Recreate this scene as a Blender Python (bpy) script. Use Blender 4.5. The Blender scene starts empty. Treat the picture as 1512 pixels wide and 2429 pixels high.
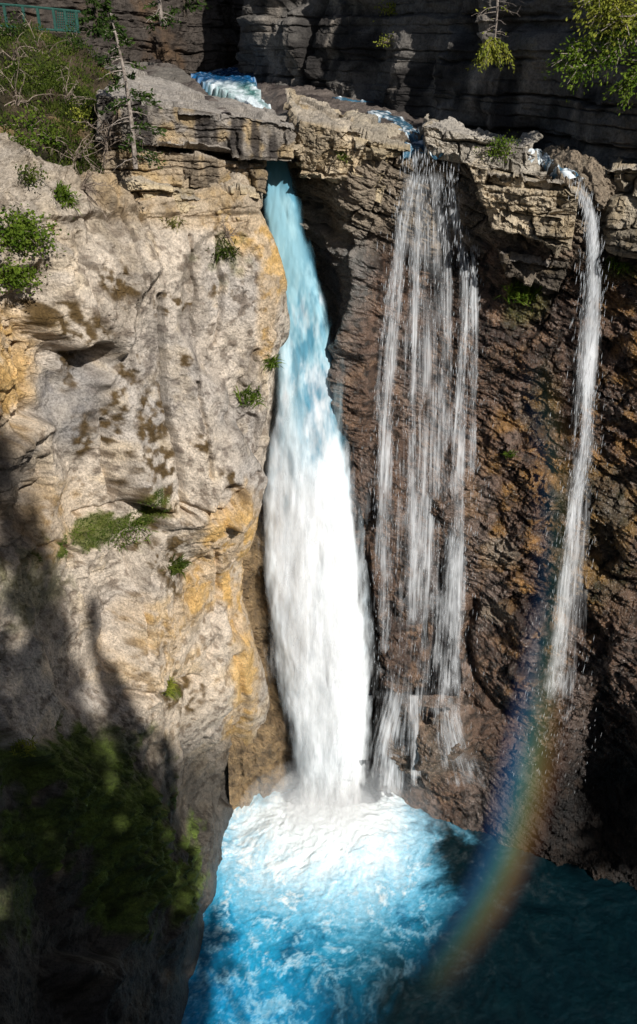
import bpy, math, random
import numpy as np
from mathutils import Vector
from mathutils.bvhtree import BVHTree
random.seed(5); RNG=np.random.default_rng(7)
C=bpy.context.scene.collection
CAM=np.array([0,0,33.0]); FP=1945.0; S3=math.sqrt(3)/2
def W(U,V,Y):
    U=np.asarray(U,float);V=np.asarray(V,float);Y=np.asarray(Y,float)
    cx=(U-756)/FP; cy=(1214.5-V)/FP
    dy=S3+.5*cy; dz=-.5+S3*cy
    return np.stack([cx/dy*Y, Y+0*cx, 33+dz/dy*Y],-1)
def proj(P):
    r=P-CAM; d=r[...,1]*S3-r[...,2]*.5
    cy=(r[...,1]*.5+r[...,2]*S3)/d; cx=r[...,0]/d
    return 756+FP*cx, 1214.5-FP*cy
def sm(a,b,x):
    t=np.clip((x-a)/(b-a),0,1); return t*t*(3-2*t)
# ---------------------------------------------------------------- noise
def hsh(x,y,z,seed):
    h=(x.astype(np.uint32)*np.uint32(374761393)+y.astype(np.uint32)*np.uint32(668265263)+z.astype(np.uint32)*np.uint32(2246822519)+np.uint32((seed*3266489917)&0xffffffff))
    h=(h^(h>>np.uint32(13)))*np.uint32(1274126177); h=h^(h>>np.uint32(16)); h=h*np.uint32(2654435761); return h^(h>>np.uint32(15))
def h01(h): return (h&np.uint32(0xffff)).astype(np.float64)/65535.0
def vn(P,seed=0):
    b=np.floor(P).astype(np.int64); f=P-b; f=f*f*f*(f*(f*6-15)+10)
    r=0
    for dx in (0,1):
        wx=f[...,0] if dx else 1-f[...,0]
        for dy in (0,1):
            wy=f[...,1] if dy else 1-f[...,1]
            for dz in (0,1):
                wz=f[...,2] if dz else 1-f[...,2]
                r=r+wx*wy*wz*h01(hsh(b[...,0]+dx,b[...,1]+dy,b[...,2]+dz,seed))
    return r*2-1
_a=0.6;ROT=np.array([[math.cos(_a),-math.sin(_a),0],[math.sin(_a),math.cos(_a),0],[0,0,1]])@np.array([[1,0,0],[0,math.cos(.9),-math.sin(.9)],[0,math.sin(.9),math.cos(.9)]])
def fbm(P,sc,oct=4,seed=0,gain=.5):
    q=P/sc; a=1;r=0;t=0
    for i in range(oct):
        r=r+a*vn(q,seed+i*17); t+=a; a*=gain; q=(q@ROT)*2.03+3.7
    return r/t
def vor(q,seed=0):
    b=np.floor(q).astype(np.int64); f=q-b; n=q.shape[:-1]
    F1=np.full(n,9.);F2=np.full(n,9.);R=np.zeros(n+(3,));D=np.zeros(n+(3,))
    for dx in (-1,0,1):
        for dy in (-1,0,1):
            for dz in (-1,0,1):
                h=hsh(b[...,0]+dx,b[...,1]+dy,b[...,2]+dz,seed)
                r=np.stack([h01(h),h01(h>>np.uint32(11)),h01((h*np.uint32(2246822519))>>np.uint32(9))],-1)
                dv=np.array([dx,dy,dz])+r-f
                d=(dv**2).sum(-1); m=d<F1
                F2=np.where(m,F1,np.minimum(F2,d)); F1=np.where(m,d,F1)
                R=np.where(m[...,None],r,R); D=np.where(m[...,None],dv,D)
    return np.sqrt(F1),np.sqrt(F2),R,D
def blocks(P,sc,seed,flat=1.5,tilt=1.5,crack=.5):
    q=P/sc; q=q*np.array([1,1,flat])
    q=q+.12*np.stack([vn(P/sc*2.7,seed+5),vn(P/sc*2.7,seed+6),vn(P/sc*2.7,seed+7)],-1)
    F1,F2,R,D=vor(q,seed)
    R2=np.stack([R[...,1],R[...,2],R[...,0]],-1)
    c=sm(0,.10,F2-F1)
    return (R[...,0]-.5)+tilt*(D*(R2-.5)).sum(-1)-(1-c)*crack, 1-c, R[...,1]
def bricks(P,th,w,seed,warp=.14,ck=.5):
    # jointed beds: layers of uneven blocks with offsets, tilted faces and joints that open and close
    q=P+warp*th*np.stack([fbm(P,th*.6,3,seed+1),fbm(P,th*.6,3,seed+2),fbm(P,th*.7,3,seed+3)],-1)
    s=q[...,0]*.85+q[...,1]*.5; z=q[...,2]+.06*s+.08*fbm(P,6.,2,seed+6)*th*3; z0=z*0
    z=z+.35*th*vn(np.stack([z0,z0,z/th/1.3],-1),seed+4)
    k=np.floor(z/th); fz=z/th-k; ki=k.astype(np.int64); zi=ki*0
    rk=h01(hsh(ki,zi+seed,zi,seed)); ww=w*(.5+1.1*rk); sl=(rk*7%1-.5)*.5; sw=(s+sl*fz*th)/ww+rk*17; c=np.floor(sw); fs=sw-c; ci=c.astype(np.int64)
    h=hsh(ki,ci,zi,seed+9); r=h01(h); r2=h01(h>>np.uint32(11)); r3=h01((h*np.uint32(2246822519))>>np.uint32(9))
    ez=np.minimum(fz,1-fz)*th; es=np.minimum(fs,1-fs)*ww
    op=sm(-.25,.3,fbm(P,th*1.8,3,seed+8))
    cr_=np.maximum(1-sm(0,.04+.02*th,ez),(1-sm(0,.03+.02*th,es))*.9)*op
    return (r-.5)*.9+(rk-.5)*.35+(fs-.5)*(r2-.5)*1.3+(fz-.5)*(r3-.5)*1.1-cr_*ck, cr_
def blur(a,k):
    for ax in (0,1):
        p=[(0,0),(0,0)]; p[ax]=(k,k); q=np.cumsum(np.pad(a,p,mode='edge'),axis=ax)
        q=np.insert(q,0,0,axis=ax); n=a.shape[ax]
        a=(np.take(q,np.arange(n)+2*k+1,axis=ax)-np.take(q,np.arange(n),axis=ax))/(2*k+1)
    return a
# ---------------------------------------------------------------- mesh helpers
def setp(o,label=None,cat=None,group=None,kind=None):
    if label:o['label']=label
    if cat:o['category']=cat
    if group:o['group']=group
    if kind:o['kind']=kind
    return o
def mk(name,v,q,mat,parent=None,col=None,flow=None,smooth=False,origin=None):
    v=np.asarray(v,float).reshape(-1,3); q=np.asarray(q,np.int64).reshape(-1,4)
    me=bpy.data.meshes.new(name); o=bpy.data.objects.new(name,me); C.objects.link(o)
    if parent is not None:
        o.parent=parent; v=v-np.array(parent['wl'])
    elif origin is not None:
        v=v-np.array(origin); o.location=tuple(origin)
    me.vertices.add(len(v)); me.vertices.foreach_set('co',v.astype(np.float32).ravel())
    me.loops.add(q.size); me.loops.foreach_set('vertex_index',q.astype(np.int32).ravel())
    me.polygons.add(len(q)); me.polygons.foreach_set('loop_start',np.arange(0,q.size,4,dtype=np.int32))
    me.update(calc_edges=True); me.validate()
    me.polygons.foreach_set('use_smooth',np.full(len(me.polygons),smooth))
    if col is not None:
        a=me.attributes.new('col','FLOAT_COLOR','POINT'); a.data.foreach_set('color',np.asarray(col,np.float32).ravel())
    if flow is not None:
        a=me.attributes.new('flow','FLOAT_VECTOR','POINT'); a.data.foreach_set('vector',np.asarray(flow,np.float32).ravel())
    if mat: me.materials.append(mat)
    return o
def empty(name,loc,label,cat,group=None,kind=None):
    o=bpy.data.objects.new(name,None); C.objects.link(o); o.location=tuple(loc); o.empty_display_size=.3
    o['wl']=[float(a) for a in loc]; return setp(o,label,cat,group,kind)
def gridq(nu,nv,flip=False):
    i=np.arange(nv-1)[:,None]*nu+np.arange(nu-1)[None,:]
    a=[i,i+1,i+nu+1,i+nu]
    if flip:a=a[::-1]
    return np.stack(a,-1).reshape(-1,4)
def cr(A,n):
    m=len(A); t=np.linspace(0,m-1,n); i=np.clip(np.floor(t).astype(int),0,m-2); f=(t-i).reshape((-1,)+(1,)*(A.ndim-1))
    P=np.concatenate([2*A[:1]-A[1:2],A,2*A[-1:]-A[-2:-1]],0)
    p0,p1,p2,p3=P[i],P[i+1],P[i+2],P[i+3]
    return .5*(2*p1+(p2-p0)*f+(2*p0-5*p1+4*p2-p3)*f*f+(3*p1-p0-3*p2+p3)*f**3)
def patch(ctrl,nu,nv):
    A=np.asarray(ctrl,float); A=W(A[...,0],A[...,1],A[...,2])
    A=cr(A,nv); A=cr(np.swapaxes(A,0,1),nu); return np.swapaxes(A,0,1)
def normals(G):
    n=np.cross(np.gradient(G,axis=1),np.gradient(G,axis=0)); n/=np.linalg.norm(n,axis=-1,keepdims=True)+1e-9
    if ((CAM-G)*n).sum(-1).mean()<0:n=-n
    return n
class MB:
    def __init__(s): s.v=[];s.q=[];s.n=0
    def add(s,v,q):
        v=np.asarray(v,float).reshape(-1,3); s.v.append(v); s.q.append(np.asarray(q,np.int64).reshape(-1,4)+s.n); s.n+=len(v)
    def tube(s,path,rad,k=5):
        p=np.asarray(path,float); n=len(p); r=np.broadcast_to(np.asarray(rad,float),(n,)) if np.ndim(rad) else np.full(n,float(rad))
        t=np.gradient(p,axis=0); t/=np.linalg.norm(t,axis=1,keepdims=True)+1e-9
        up=np.array([.31,.17,.93]) if abs(t[0]@np.array([.31,.17,.93]))<.9 else np.array([1,0,0.])
        a=np.cross(t,up); a/=np.linalg.norm(a,axis=1,keepdims=True)+1e-9; b=np.cross(t,a)
        th=np.arange(k)*2*math.pi/k
        v=p[:,None]+r[:,None,None]*(np.cos(th)[None,:,None]*a[:,None]+np.sin(th)[None,:,None]*b[:,None])
        i=np.arange(n-1)[:,None]*k; j=np.arange(k)[None]; j2=(j+1)%k
        s.add(v,np.stack([i+j,i+j2,i+k+j2,i+k+j],-1))
    def box(s,c,h):
        c=np.array(c,float);h=np.array(h,float)
        v=c+h*np.array([[-1,-1,-1],[1,-1,-1],[1,1,-1],[-1,1,-1],[-1,-1,1],[1,-1,1],[1,1,1],[-1,1,1]])
        s.add(v,[[0,3,2,1],[4,5,6,7],[0,1,5,4],[1,2,6,5],[2,3,7,6],[3,0,4,7]])
    def leaves(s,c,size,asp=.5,dirs=None):
        c=np.asarray(c,float); n=len(c)
        if n==0:return
        a=RNG.normal(size=(n,3)) if dirs is None else dirs+.45*RNG.normal(size=(n,3))
        a/=np.linalg.norm(a,axis=1,keepdims=True)+1e-9
        b=np.cross(a,RNG.normal(size=(n,3))); b/=np.linalg.norm(b,axis=1,keepdims=True)+1e-9
        sz=size*(.6+.8*RNG.random((n,1)))
        v=np.stack([c-a*sz*.2,c+a*sz*.5+b*sz*asp,c+a*sz*1.2,c+a*sz*.5-b*sz*asp],1)
        s.add(v,np.arange(n*4).reshape(-1,4))
    def build(s,name,mat,parent=None,**k): return mk(name,np.concatenate(s.v),np.concatenate(s.q),mat,parent,**k)
# ---------------------------------------------------------------- materials
def newmat(name):
    m=bpy.data.materials.new(name); m.use_nodes=True; nt=m.node_tree; nt.nodes.clear(); return m,nt
def nd(nt,t,**k):
    n=nt.nodes.new(t)
    for a,b in k.items():
        if a in n.inputs: n.inputs[a].default_value=b
        else: setattr(n,a,b)
    return n
def ramp(nt,stops):
    n=nt.nodes.new('ShaderNodeValToRGB'); e=n.color_ramp.elements
    while len(e)<len(stops): e.new(.5)
    for i,(p,c) in enumerate(stops):
        e[i].position=p; e[i].color=(c,c,c,1) if not hasattr(c,'__len__') else (*c,1)
    return n
def rockmat(name,bump=.5,sc=1.0,contrast=.75,fine=.75):
    m,nt=newmat(name); L=nt.links.new
    at=nd(nt,'ShaderNodeAttribute',attribute_name='col'); geo=nd(nt,'ShaderNodeNewGeometry')
    n1=nd(nt,'ShaderNodeTexNoise',Scale=2.2*sc,Detail=8.,Roughness=.72); L(geo.outputs['Position'],n1.inputs['Vector'])
    n2=nd(nt,'ShaderNodeTexNoise',Scale=14*sc,Detail=5.,Roughness=.75); L(geo.outputs['Position'],n2.inputs['Vector'])
    r1=ramp(nt,[(.3,.4),(.5,1.),(.72,1.5)]); L(n1.outputs['Fac'],r1.inputs['Fac'])
    r2=ramp(nt,[(.3,.3),(.5,1.),(.7,1.55)]); L(n2.outputs['Fac'],r2.inputs['Fac'])
    m1=nd(nt,'ShaderNodeMixRGB',blend_type='MULTIPLY',Fac=contrast); L(at.outputs['Color'],m1.inputs[1]); L(r1.outputs['Color'],m1.inputs[2])
    m2=nd(nt,'ShaderNodeMixRGB',blend_type='MULTIPLY',Fac=fine); L(m1.outputs['Color'],m2.inputs[1]); L(r2.outputs['Color'],m2.inputs[2])
    b1=nd(nt,'ShaderNodeBump',Strength=bump,Distance=.14); L(n2.outputs['Fac'],b1.inputs['Height'])
    b2=nd(nt,'ShaderNodeBump',Strength=bump*.5,Distance=.3); L(n1.outputs['Fac'],b2.inputs['Height']); L(b1.outputs['Normal'],b2.inputs['Normal'])
    ro=nd(nt,'ShaderNodeMapRange'); ro.inputs['To Min'].default_value=.9; ro.inputs['To Max'].default_value=.2; L(at.outputs['Alpha'],ro.inputs['Value'])
    p=nd(nt,'ShaderNodeBsdfPrincipled'); L(m2.outputs['Color'],p.inputs['Base Color']); L(ro.outputs['Result'],p.inputs['Roughness']); L(b2.outputs['Normal'],p.inputs['Normal'])
    sp=nd(nt,'ShaderNodeMath',operation='MULTIPLY_ADD'); sp.inputs[1].default_value=.7; sp.inputs[2].default_value=.12; L(at.outputs['Alpha'],sp.inputs[0]); L(sp.outputs[0],p.inputs['Specular IOR Level'])
    o=nd(nt,'ShaderNodeOutputMaterial'); L(p.outputs[0],o.inputs['Surface']); return m
def leafmat(name,c1,c2,sc=3.,tr=.3):
    m,nt=newmat(name); L=nt.links.new
    geo=nd(nt,'ShaderNodeNewGeometry'); n=nd(nt,'ShaderNodeTexNoise',Scale=sc,Detail=4.); L(geo.outputs['Position'],n.inputs['Vector'])
    r=ramp(nt,[(.35,c1),(.65,c2)]); L(n.outputs['Fac'],r.inputs['Fac'])
    d=nd(nt,'ShaderNodeBsdfDiffuse'); t=nd(nt,'ShaderNodeBsdfTranslucent'); L(r.outputs['Color'],d.inputs['Color']); L(r.outputs['Color'],t.inputs['Color'])
    mx=nd(nt,'ShaderNodeMixShader',Fac=tr); L(d.outputs[0],mx.inputs[1]); L(t.outputs[0],mx.inputs[2])
    o=nd(nt,'ShaderNodeOutputMaterial'); L(mx.outputs[0],o.inputs['Surface']); return m
def barkmat(name,c1,c2):
    m,nt=newmat(name); L=nt.links.new
    geo=nd(nt,'ShaderNodeNewGeometry'); n=nd(nt,'ShaderNodeTexNoise',Scale=14.,Detail=6.); L(geo.outputs['Position'],n.inputs['Vector'])
    r=ramp(nt,[(.35,c1),(.65,c2)]); L(n.outputs['Fac'],r.inputs['Fac'])
    p=nd(nt,'ShaderNodeBsdfPrincipled',Roughness=.85); L(r.outputs['Color'],p.inputs['Base Color'])
    b=nd(nt,'ShaderNodeBump',Strength=.5,Distance=.03); L(n.outputs['Fac'],b.inputs['Height']); L(b.outputs['Normal'],p.inputs['Normal'])
    o=nd(nt,'ShaderNodeOutputMaterial'); L(p.outputs[0],o.inputs['Surface']); return m
def fallmat(name,su,sv,lo,hi,fine=3.,tr=.06,sh0=.92,bump=.08,dist=.2):
    # falling water: attribute col carries colour and coverage, flow carries across / along coordinates
    m,nt=newmat(name); L=nt.links.new
    at=nd(nt,'ShaderNodeAttribute',attribute_name='col'); fl=nd(nt,'ShaderNodeAttribute',attribute_name='flow')
    mp=nd(nt,'ShaderNodeMapping'); mp.inputs['Scale'].default_value=(su,sv,1); L(fl.outputs['Vector'],mp.inputs['Vector'])
    n1=nd(nt,'ShaderNodeTexNoise',Scale=1.,Detail=4.,Roughness=.62,Distortion=dist); L(mp.outputs[0],n1.inputs['Vector'])
    mp2=nd(nt,'ShaderNodeMapping'); mp2.inputs['Scale'].default_value=(su*fine,sv*fine*1.6,1); L(fl.outputs['Vector'],mp2.inputs['Vector'])
    n2=nd(nt,'ShaderNodeTexNoise',Scale=1.,Detail=3.,Roughness=.6); L(mp2.outputs[0],n2.inputs['Vector'])
    av=nd(nt,'ShaderNodeMixRGB',Fac=.35); L(n1.outputs['Fac'],av.inputs[1]); L(n2.outputs['Fac'],av.inputs[2])
    s1=nd(nt,'ShaderNodeMath',operation='ADD'); L(av.outputs[0],s1.inputs[0]); L(at.outputs['Alpha'],s1.inputs[1])
    mr=nd(nt,'ShaderNodeMapRange',interpolation_type='SMOOTHSTEP'); mr.inputs['From Min'].default_value=lo; mr.inputs['From Max'].default_value=hi; L(s1.outputs[0],mr.inputs['Value'])
    sh=ramp(nt,[(.3,sh0),(.55,1.),(.8,1.04)]); L(av.outputs[0],sh.inputs['Fac'])
    mc=nd(nt,'ShaderNodeMixRGB',blend_type='MULTIPLY',Fac=1.); L(at.outputs['Color'],mc.inputs[1]); L(sh.outputs[0],mc.inputs[2])
    d=nd(nt,'ShaderNodeBsdfDiffuse'); t=nd(nt,'ShaderNodeBsdfTranslucent'); L(mc.outputs[0],d.inputs['Color']); L(mc.outputs[0],t.inputs['Color'])
    bp=nd(nt,'ShaderNodeBump',Strength=bump,Distance=.2); L(av.outputs[0],bp.inputs['Height']); L(bp.outputs[0],d.inputs['Normal'])
    mx=nd(nt,'ShaderNodeMixShader',Fac=tr); L(d.outputs[0],mx.inputs[1]); L(t.outputs[0],mx.inputs[2])
    tp=nd(nt,'ShaderNodeBsdfTransparent'); m2=nd(nt,'ShaderNodeMixShader'); L(mr.outputs[0],m2.inputs[0]); L(tp.outputs[0],m2.inputs[1]); L(mx.outputs[0],m2.inputs[2])
    o=nd(nt,'ShaderNodeOutputMaterial'); L(m2.outputs[0],o.inputs['Surface']); return m
def watermat(name,rough=.22,bump=.5,sc=2.4,con=.7,spec=.5):
    m,nt=newmat(name); L=nt.links.new
    at=nd(nt,'ShaderNodeAttribute',attribute_name='col'); geo=nd(nt,'ShaderNodeNewGeometry')
    n=nd(nt,'ShaderNodeTexNoise',Scale=sc,Detail=8.,Roughness=.7,Distortion=.6); L(geo.outputs['Position'],n.inputs['Vector'])
    r=ramp(nt,[(.3,.65),(.52,1.),(.72,1.4)]); L(n.outputs['Fac'],r.inputs['Fac'])
    mc=nd(nt,'ShaderNodeMixRGB',blend_type='MULTIPLY',Fac=con); L(at.outputs['Color'],mc.inputs[1]); L(r.outputs[0],mc.inputs[2])
    rr=nd(nt,'ShaderNodeMapRange'); rr.inputs['To Min'].default_value=rough; rr.inputs['To Max'].default_value=.8; L(at.outputs['Alpha'],rr.inputs['Value'])
    b=nd(nt,'ShaderNodeBump',Strength=bump,Distance=.2); L(n.outputs['Fac'],b.inputs['Height'])
    p=nd(nt,'ShaderNodeBsdfPrincipled'); p.inputs['IOR'].default_value=1.33; p.inputs['Specular IOR Level'].default_value=spec; L(mc.outputs[0],p.inputs['Base Color']); L(rr.outputs[0],p.inputs['Roughness']); L(b.outputs[0],p.inputs['Normal'])
    o=nd(nt,'ShaderNodeOutputMaterial'); L(p.outputs[0],o.inputs['Surface']); return m
M=dict(rock=rockmat('limestone',.65,1.,.6,.75),wet=rockmat('wet_rock',.75,1.5,.85,.85),dark=rockmat('shaded_rock',.6,.8),
  water=watermat('pool_water',.35,.22,4.5,.6,.22),stream=watermat('stream_water',.2,.3,6.,.5),
  fall=fallmat('plunging_water',1.8,.22,.45,1.2),veil=fallmat('spray_water',2.6,.25,.6,1.5),strand=fallmat('strand_water',12.,.26,.78,1.46,2.4,dist=.05),
  green=leafmat('sunny_leaves',(.05,.10,.012),(.16,.22,.03)),dgreen=leafmat('spruce_needles',(.02,.04,.012),(.06,.10,.022)),
  ygreen=leafmat('yellow_green_needles',(.16,.2,.03),(.34,.34,.06)),moss=leafmat('moss_fronds',(.04,.07,.012),(.13,.175,.03),1.6,.15),
  dry=leafmat('dry_grass',(.14,.12,.04),(.2,.2,.06)),olive=leafmat('olive_leaves',(.035,.06,.012),(.12,.15,.028)),drop=leafmat('water_drops',(.6,.65,.7),(.8,.82,.85),3.,.2),
  bark=barkmat('grey_bark',(.14,.11,.09),(.36,.31,.27)),twig=barkmat('dead_twig',(.14,.10,.075),(.36,.29,.23)),
  dbark=barkmat('dark_bark',(.04,.03,.022),(.1,.075,.055)),metal=barkmat('green_paint',(.012,.06,.048),(.02,.09,.07)))
ROCKS=[]
def col4(rgb,a):
    return np.concatenate([rgb,np.broadcast_to(a,rgb.shape[:-1])[...,None]],-1)
def mix(a,b,t): return a*(1-t[...,None])+np.asarray(b)*t[...,None]
def ell(U,V,cx,cy,rx,ry,rot=0,w=0):
    c,s=math.cos(math.radians(rot)),math.sin(math.radians(rot)); dx,dy=U-cx,V-cy
    a=(dx*c+dy*s)/rx; b=(-dx*s+dy*c)/ry
    return sm(1.35,.6,np.sqrt(a*a+b*b)+w)
def pline(U,V,pts):
    d=np.full(U.shape,1e9)
    for (x0,y0),(x1,y1) in zip(pts[:-1],pts[1:]):
        dx,dy=x1-x0,y1-y0; t=np.clip(((U-x0)*dx+(V-y0)*dy)/(dx*dx+dy*dy),0,1)
        d=np.minimum(d,np.hypot(U-x0-t*dx,V-y0-t*dy))
    return d
def addrock(o): ROCKS.append(o)
# ---------------------------------------------------------------- LEFT BUTTRESS
def rowA(V,U,Y): return [(u,V,y) for u,y in zip(U,Y)]
A=[rowA(290,[-250,0,220,400,540,620,628,590],[23.2,25.2,28.4,29.2,29.6,29.9,31,33]),
   rowA(400,[-250,0,210,400,540,608,614,580],[21.6,23.6,26.9,28.2,28.9,29.4,30.6,33]),
   rowA(500,[-250,0,200,400,540,606,612,580],[20,22.1,24.8,26.6,27.6,28.2,29.8,33]),
   rowA(700,[-250,0,200,400,555,656,660,620],[18.8,21,23.6,25.8,27.1,27.9,29.5,33]),
   rowA(860,[-250,0,200,400,560,666,670,630],[18.3,20.6,23.2,25.5,26.8,27.8,29.4,33]),
   rowA(1020,[-250,0,200,400,560,654,660,620],[17.8,20.1,22.8,25.2,26.5,27.5,29.2,33]),
   rowA(1180,[-250,0,200,400,540,620,628,600],[17.2,19.6,22.4,24.7,26.0,26.9,28.6,32]),
   rowA(1320,[-250,0,200,390,500,580,586,560],[16.8,19.1,21.9,24.4,25.8,26.9,28.6,32]),
   rowA(1500,[-250,0,200,390,500,590,596,565],[16.3,18.4,21.2,24.1,25.8,27.1,28.6,32]),
   rowA(1700,[-250,0,190,390,520,628,632,590],[15.4,17.4,20.2,23.4,25.8,27.7,29,32]),
   rowA(1900,[-250,0,180,340,460,565,580,560],[14.4,16.2,18.8,21.8,24.6,28,29.5,32]),
   rowA(2100,[-250,0,150,300,420,515,540,560],[13.2,14.8,16.8,19.2,21.5,23.6,26,30]),
   rowA(2429,[-250,0,120,240,340,430,470,500],[11,12.2,13.4,14.8,16.2,17.6,19.5,22]),
   rowA(2900,[-250,0,100,200,290,370,420,470],[8.5,9.5,10.3,11,11.6,12.2,14,16])]
nu,nv=390,960
G=patch(A,nu,nv); N=normals(G); U,V=proj(G)
wn=.35*fbm(G,1.3,4,90); wf=.5*fbm(G,.5,4,91)
b1,c1,r1=blocks(G,3.2,11,.45,2.0,.0); b2,c2,r2=blocks(G,1.35,12,.5,1.9,.2); b2b,c2b,_=blocks(G,.55,18,.7,1.7,.2); b3,c3,r3=blocks(G,.27,13,1.0)
b1=blur(blur(b1,3),3); b2=blur(blur(b2,1),1); b2b=blur(b2b,1)
bk,kc=bricks(G,1.0,1.7,21); bk2,kc2=bricks(G,.36,.8,22); bk=blur(bk,1)
sparse=sm(-.08,.22,fbm(G,2.2,3,14))
topm=sm(27.0,28.4,G[...,2]+.8*wn*2); leftm=sm(190,40,U+100*wn)*sm(1400,1200,V)*.7*sm(600,750,V)
lowm=.5*ell(U,V,530,1240,120,110)+.35*ell(U,V,330,1420,260,120,0,wn*2)
rg=np.clip(np.maximum(np.maximum(topm,leftm),lowm),0,1)
mossm=np.clip(ell(U,V,230,1920,180,110,35,wn*2.6+wf*1.6)+ell(U,V,300,2100,130,90,30,wn*2.6+wf*1.6)+ell(U,V,50,1820,150,70,0,wn*2.6+wf*1.6)+ell(U,V,440,2080,40,80,20,wn*2+wf*1.5)+ell(U,V,110,1990,110,80,0,wn*2.6+wf*1.6)*.8+ell(U,V,240,1760,90,36,-10,wf*2.5)*.7+ell(U,V,60,2150,70,110,0,wn*2.5+wf*1.5)*.5,0,1)
bulge=ell(U,V,230,1950,190,150,35)+.8*ell(U,V,290,2130,130,100,30)+.6*ell(U,V,60,1850,150,90)
rid=-np.abs(fbm(G*np.array([1,1,.7]),.55,5,15,.62))
d=fbm(G,5.,3,1)*.9+fbm(G,1.7,4,2)*.08+b1*.85+b2*.28*(.3+.7*sparse)+b2b*.09*sparse+b3*.05*sparse+rid*.15*(1-mossm*.6)+fbm(G,.12,3,3)*.035
d+=(bk*.5+bk2*.13)*rg
d+=bulge*.5+mossm*.35*np.abs(fbm(G,.6,4,4))*2
d-=.8*ell(U,V,50,1190,80,110,15,wn)+.4*ell(U,V,100,1010,40,60,0,wn)
for pts,dp,wd in [([(375,700),(385,850),(383,960),(405,1080),(420,1200),(440,1210)],.85,6),([(430,1190),(520,1200),(560,1150),(610,1120)],.4,6),([(560,1560),(590,1700),(575,1800),(540,1900)],.3,8),
   ([(95,830),(90,880),(105,930)],.5,7),([(545,1020),(560,960),(600,900),(625,840)],.35,5),([(250,1000),(262,1100),(285,1180)],.38,5),([(170,560),(180,660),(200,760)],.34,5),([(120,1090),(135,1160),(90,1210)],.4,8),([(510,1300),(540,1420),(500,1560)],.3,6),([(300,1640),(380,1640),(470,1610)],.35,8),([(290,500),(300,620),(290,760),(310,880)],.34,4),([(520,560),(535,700),(520,820)],.3,4),([(455,900),(470,1000),(480,1120)],.3,4),([(210,1230),(300,1200),(400,1210)],.2,5),([(60,1330),(160,1290),(230,1330)],.3,6),([(450,560),(470,680),(465,800)],.28,4),([(330,1290),(345,1420),(330,1560)],.25,5)]:
    d-=dp*np.exp(-(pline(U+16*wf,V+10*wf,pts)/wd)**2)
d+=.3*sm(0,60,U-388-.06*(V-700))*sm(140,60,U-388)*sm(650,800,V)*sm(1260,1200,V)
d+=.35*ell(U,V,530,1240,90,90)
edge=np.linspace(0,1,nu)[None,:]; d=np.where(d>0,d*(1-.7*sm(.58,.70,edge)),d*(1-.2*sm(.58,.7,edge)))
G2=G+N*d[...,None]
v1=fbm(G,2.6,5,31); v2=fbm(G*np.array([1,1,.35]),1.0,4,32); v3=fbm(G,.8,5,33); v4=fbm(G,.25,4,34)
c=np.broadcast_to(np.array([.63,.54,.445]),G.shape)
c=mix(c,[.48,.435,.395],sm(-.1,.4,v1)*.8); c=mix(c,[.72,.58,.41],sm(.0,.45,v3)*.6); c=mix(c,[.29,.245,.2],sm(.08,.45,v2)*.55); c=mix(c,[.15,.11,.08],sm(.06,.38,v4)*.7)
och=np.clip(ell(U,V,560,1260,110,100,0,wn*2)+ell(U,V,490,1410,160,80,-35,wn*2)*.9+ell(U,V,575,1600,40,220,0,wn*2)*.9+ell(U,V,640,660,28,190,0,wn)*.9+ell(U,V,30,880,100,170,0,wn)*.9+ell(U,V,600,560,80,50,0,wn)*.8+ell(U,V,420,490,230,45,5,wn)*.8+ell(U,V,100,1230,170,120,0,wn)*.5+ell(U,V,400,1600,130,120,0,wn)*.3,0,1)
c=mix(c,[.66,.41,.14],och*(.38+.5*sm(-.2,.3,v3+.4*v4)))
c=mix(c,[.24,.24,.25],np.clip(ell(U,V,180,960,60,120,0,wn)+ell(U,V,400,860,90,160,0,wn)*.4+ell(U,V,560,1000,100,140,0,wn)*.3,0,1)*.65)
brm=np.clip(ell(U,V,345,1050,50,160,8,wf*2)+ell(U,V,190,830,30,80,0,wf*2)+ell(U,V,240,670,40,60,0,wf*2)+ell(U,V,215,1030,25,60,0,wf*2)+ell(U,V,410,1330,50,80,0,wf*2)+ell(U,V,90,740,30,60,0,wf*2)+ell(U,V,430,1640,50,45,0,wf*2)+ell(U,V,530,690,30,25,0,wf*2)+ell(U,V,140,760,30,50,0,wf*2)+ell(U,V,370,1180,30,90,0,wf*2)+ell(U,V,410,720,40,25,0,wf*3)+ell(U,V,430,850,20,20,0,wf*3)+ell(U,V,460,1040,20,20,0,wf*3)+ell(U,V,270,980,25,60,0,wf*3)+ell(U,V,520,1130,18,30,0,wf*3)+ell(U,V,300,860,20,30,0,wf*3),0,1)*sm(-.25,.1,v4+.5*wf)
gm=np.clip(ell(U,V,270,1265,100,34,-18,wf*2)+ell(U,V,400,1630,25,22)+ell(U,V,70,1400,110,80,0,wf*2)*.5+ell(U,V,540,610,50,40,0,wf*3)*.5+ell(U,V,340,1200,30,60,0,wf*3)*.7,0,1)
c=mix(c,[.10,.09,.085],np.clip(ell(U,V,40,1180,90,150,15,wn*1.5),0,1)*.75)  # shade of the carved recess painted into the rock colour
low=np.clip(sm(1640,1880,V-.35*(250-U)*sm(250,0,U)),0,1); c=c*(1-.86*low)[...,None]  # lower left shade painted in as near-black rock colour
c=mix(c,[.10,.06,.018],brm*.9); c=mix(c,[.11,.13,.022],gm*.9); c=mix(c,np.array([.085,.12,.022])*(1+1.*v4+.7*v3)[...,None],mossm*.92)
c=c*(1-.5*np.clip(c2*.45*sparse+c2b*.3*sparse+rg*(kc+.6*kc2),0,1))[...,None]
c=mix(c,[.30,.25,.19],sm(27.3,28.5,G[...,2])*.5)
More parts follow.
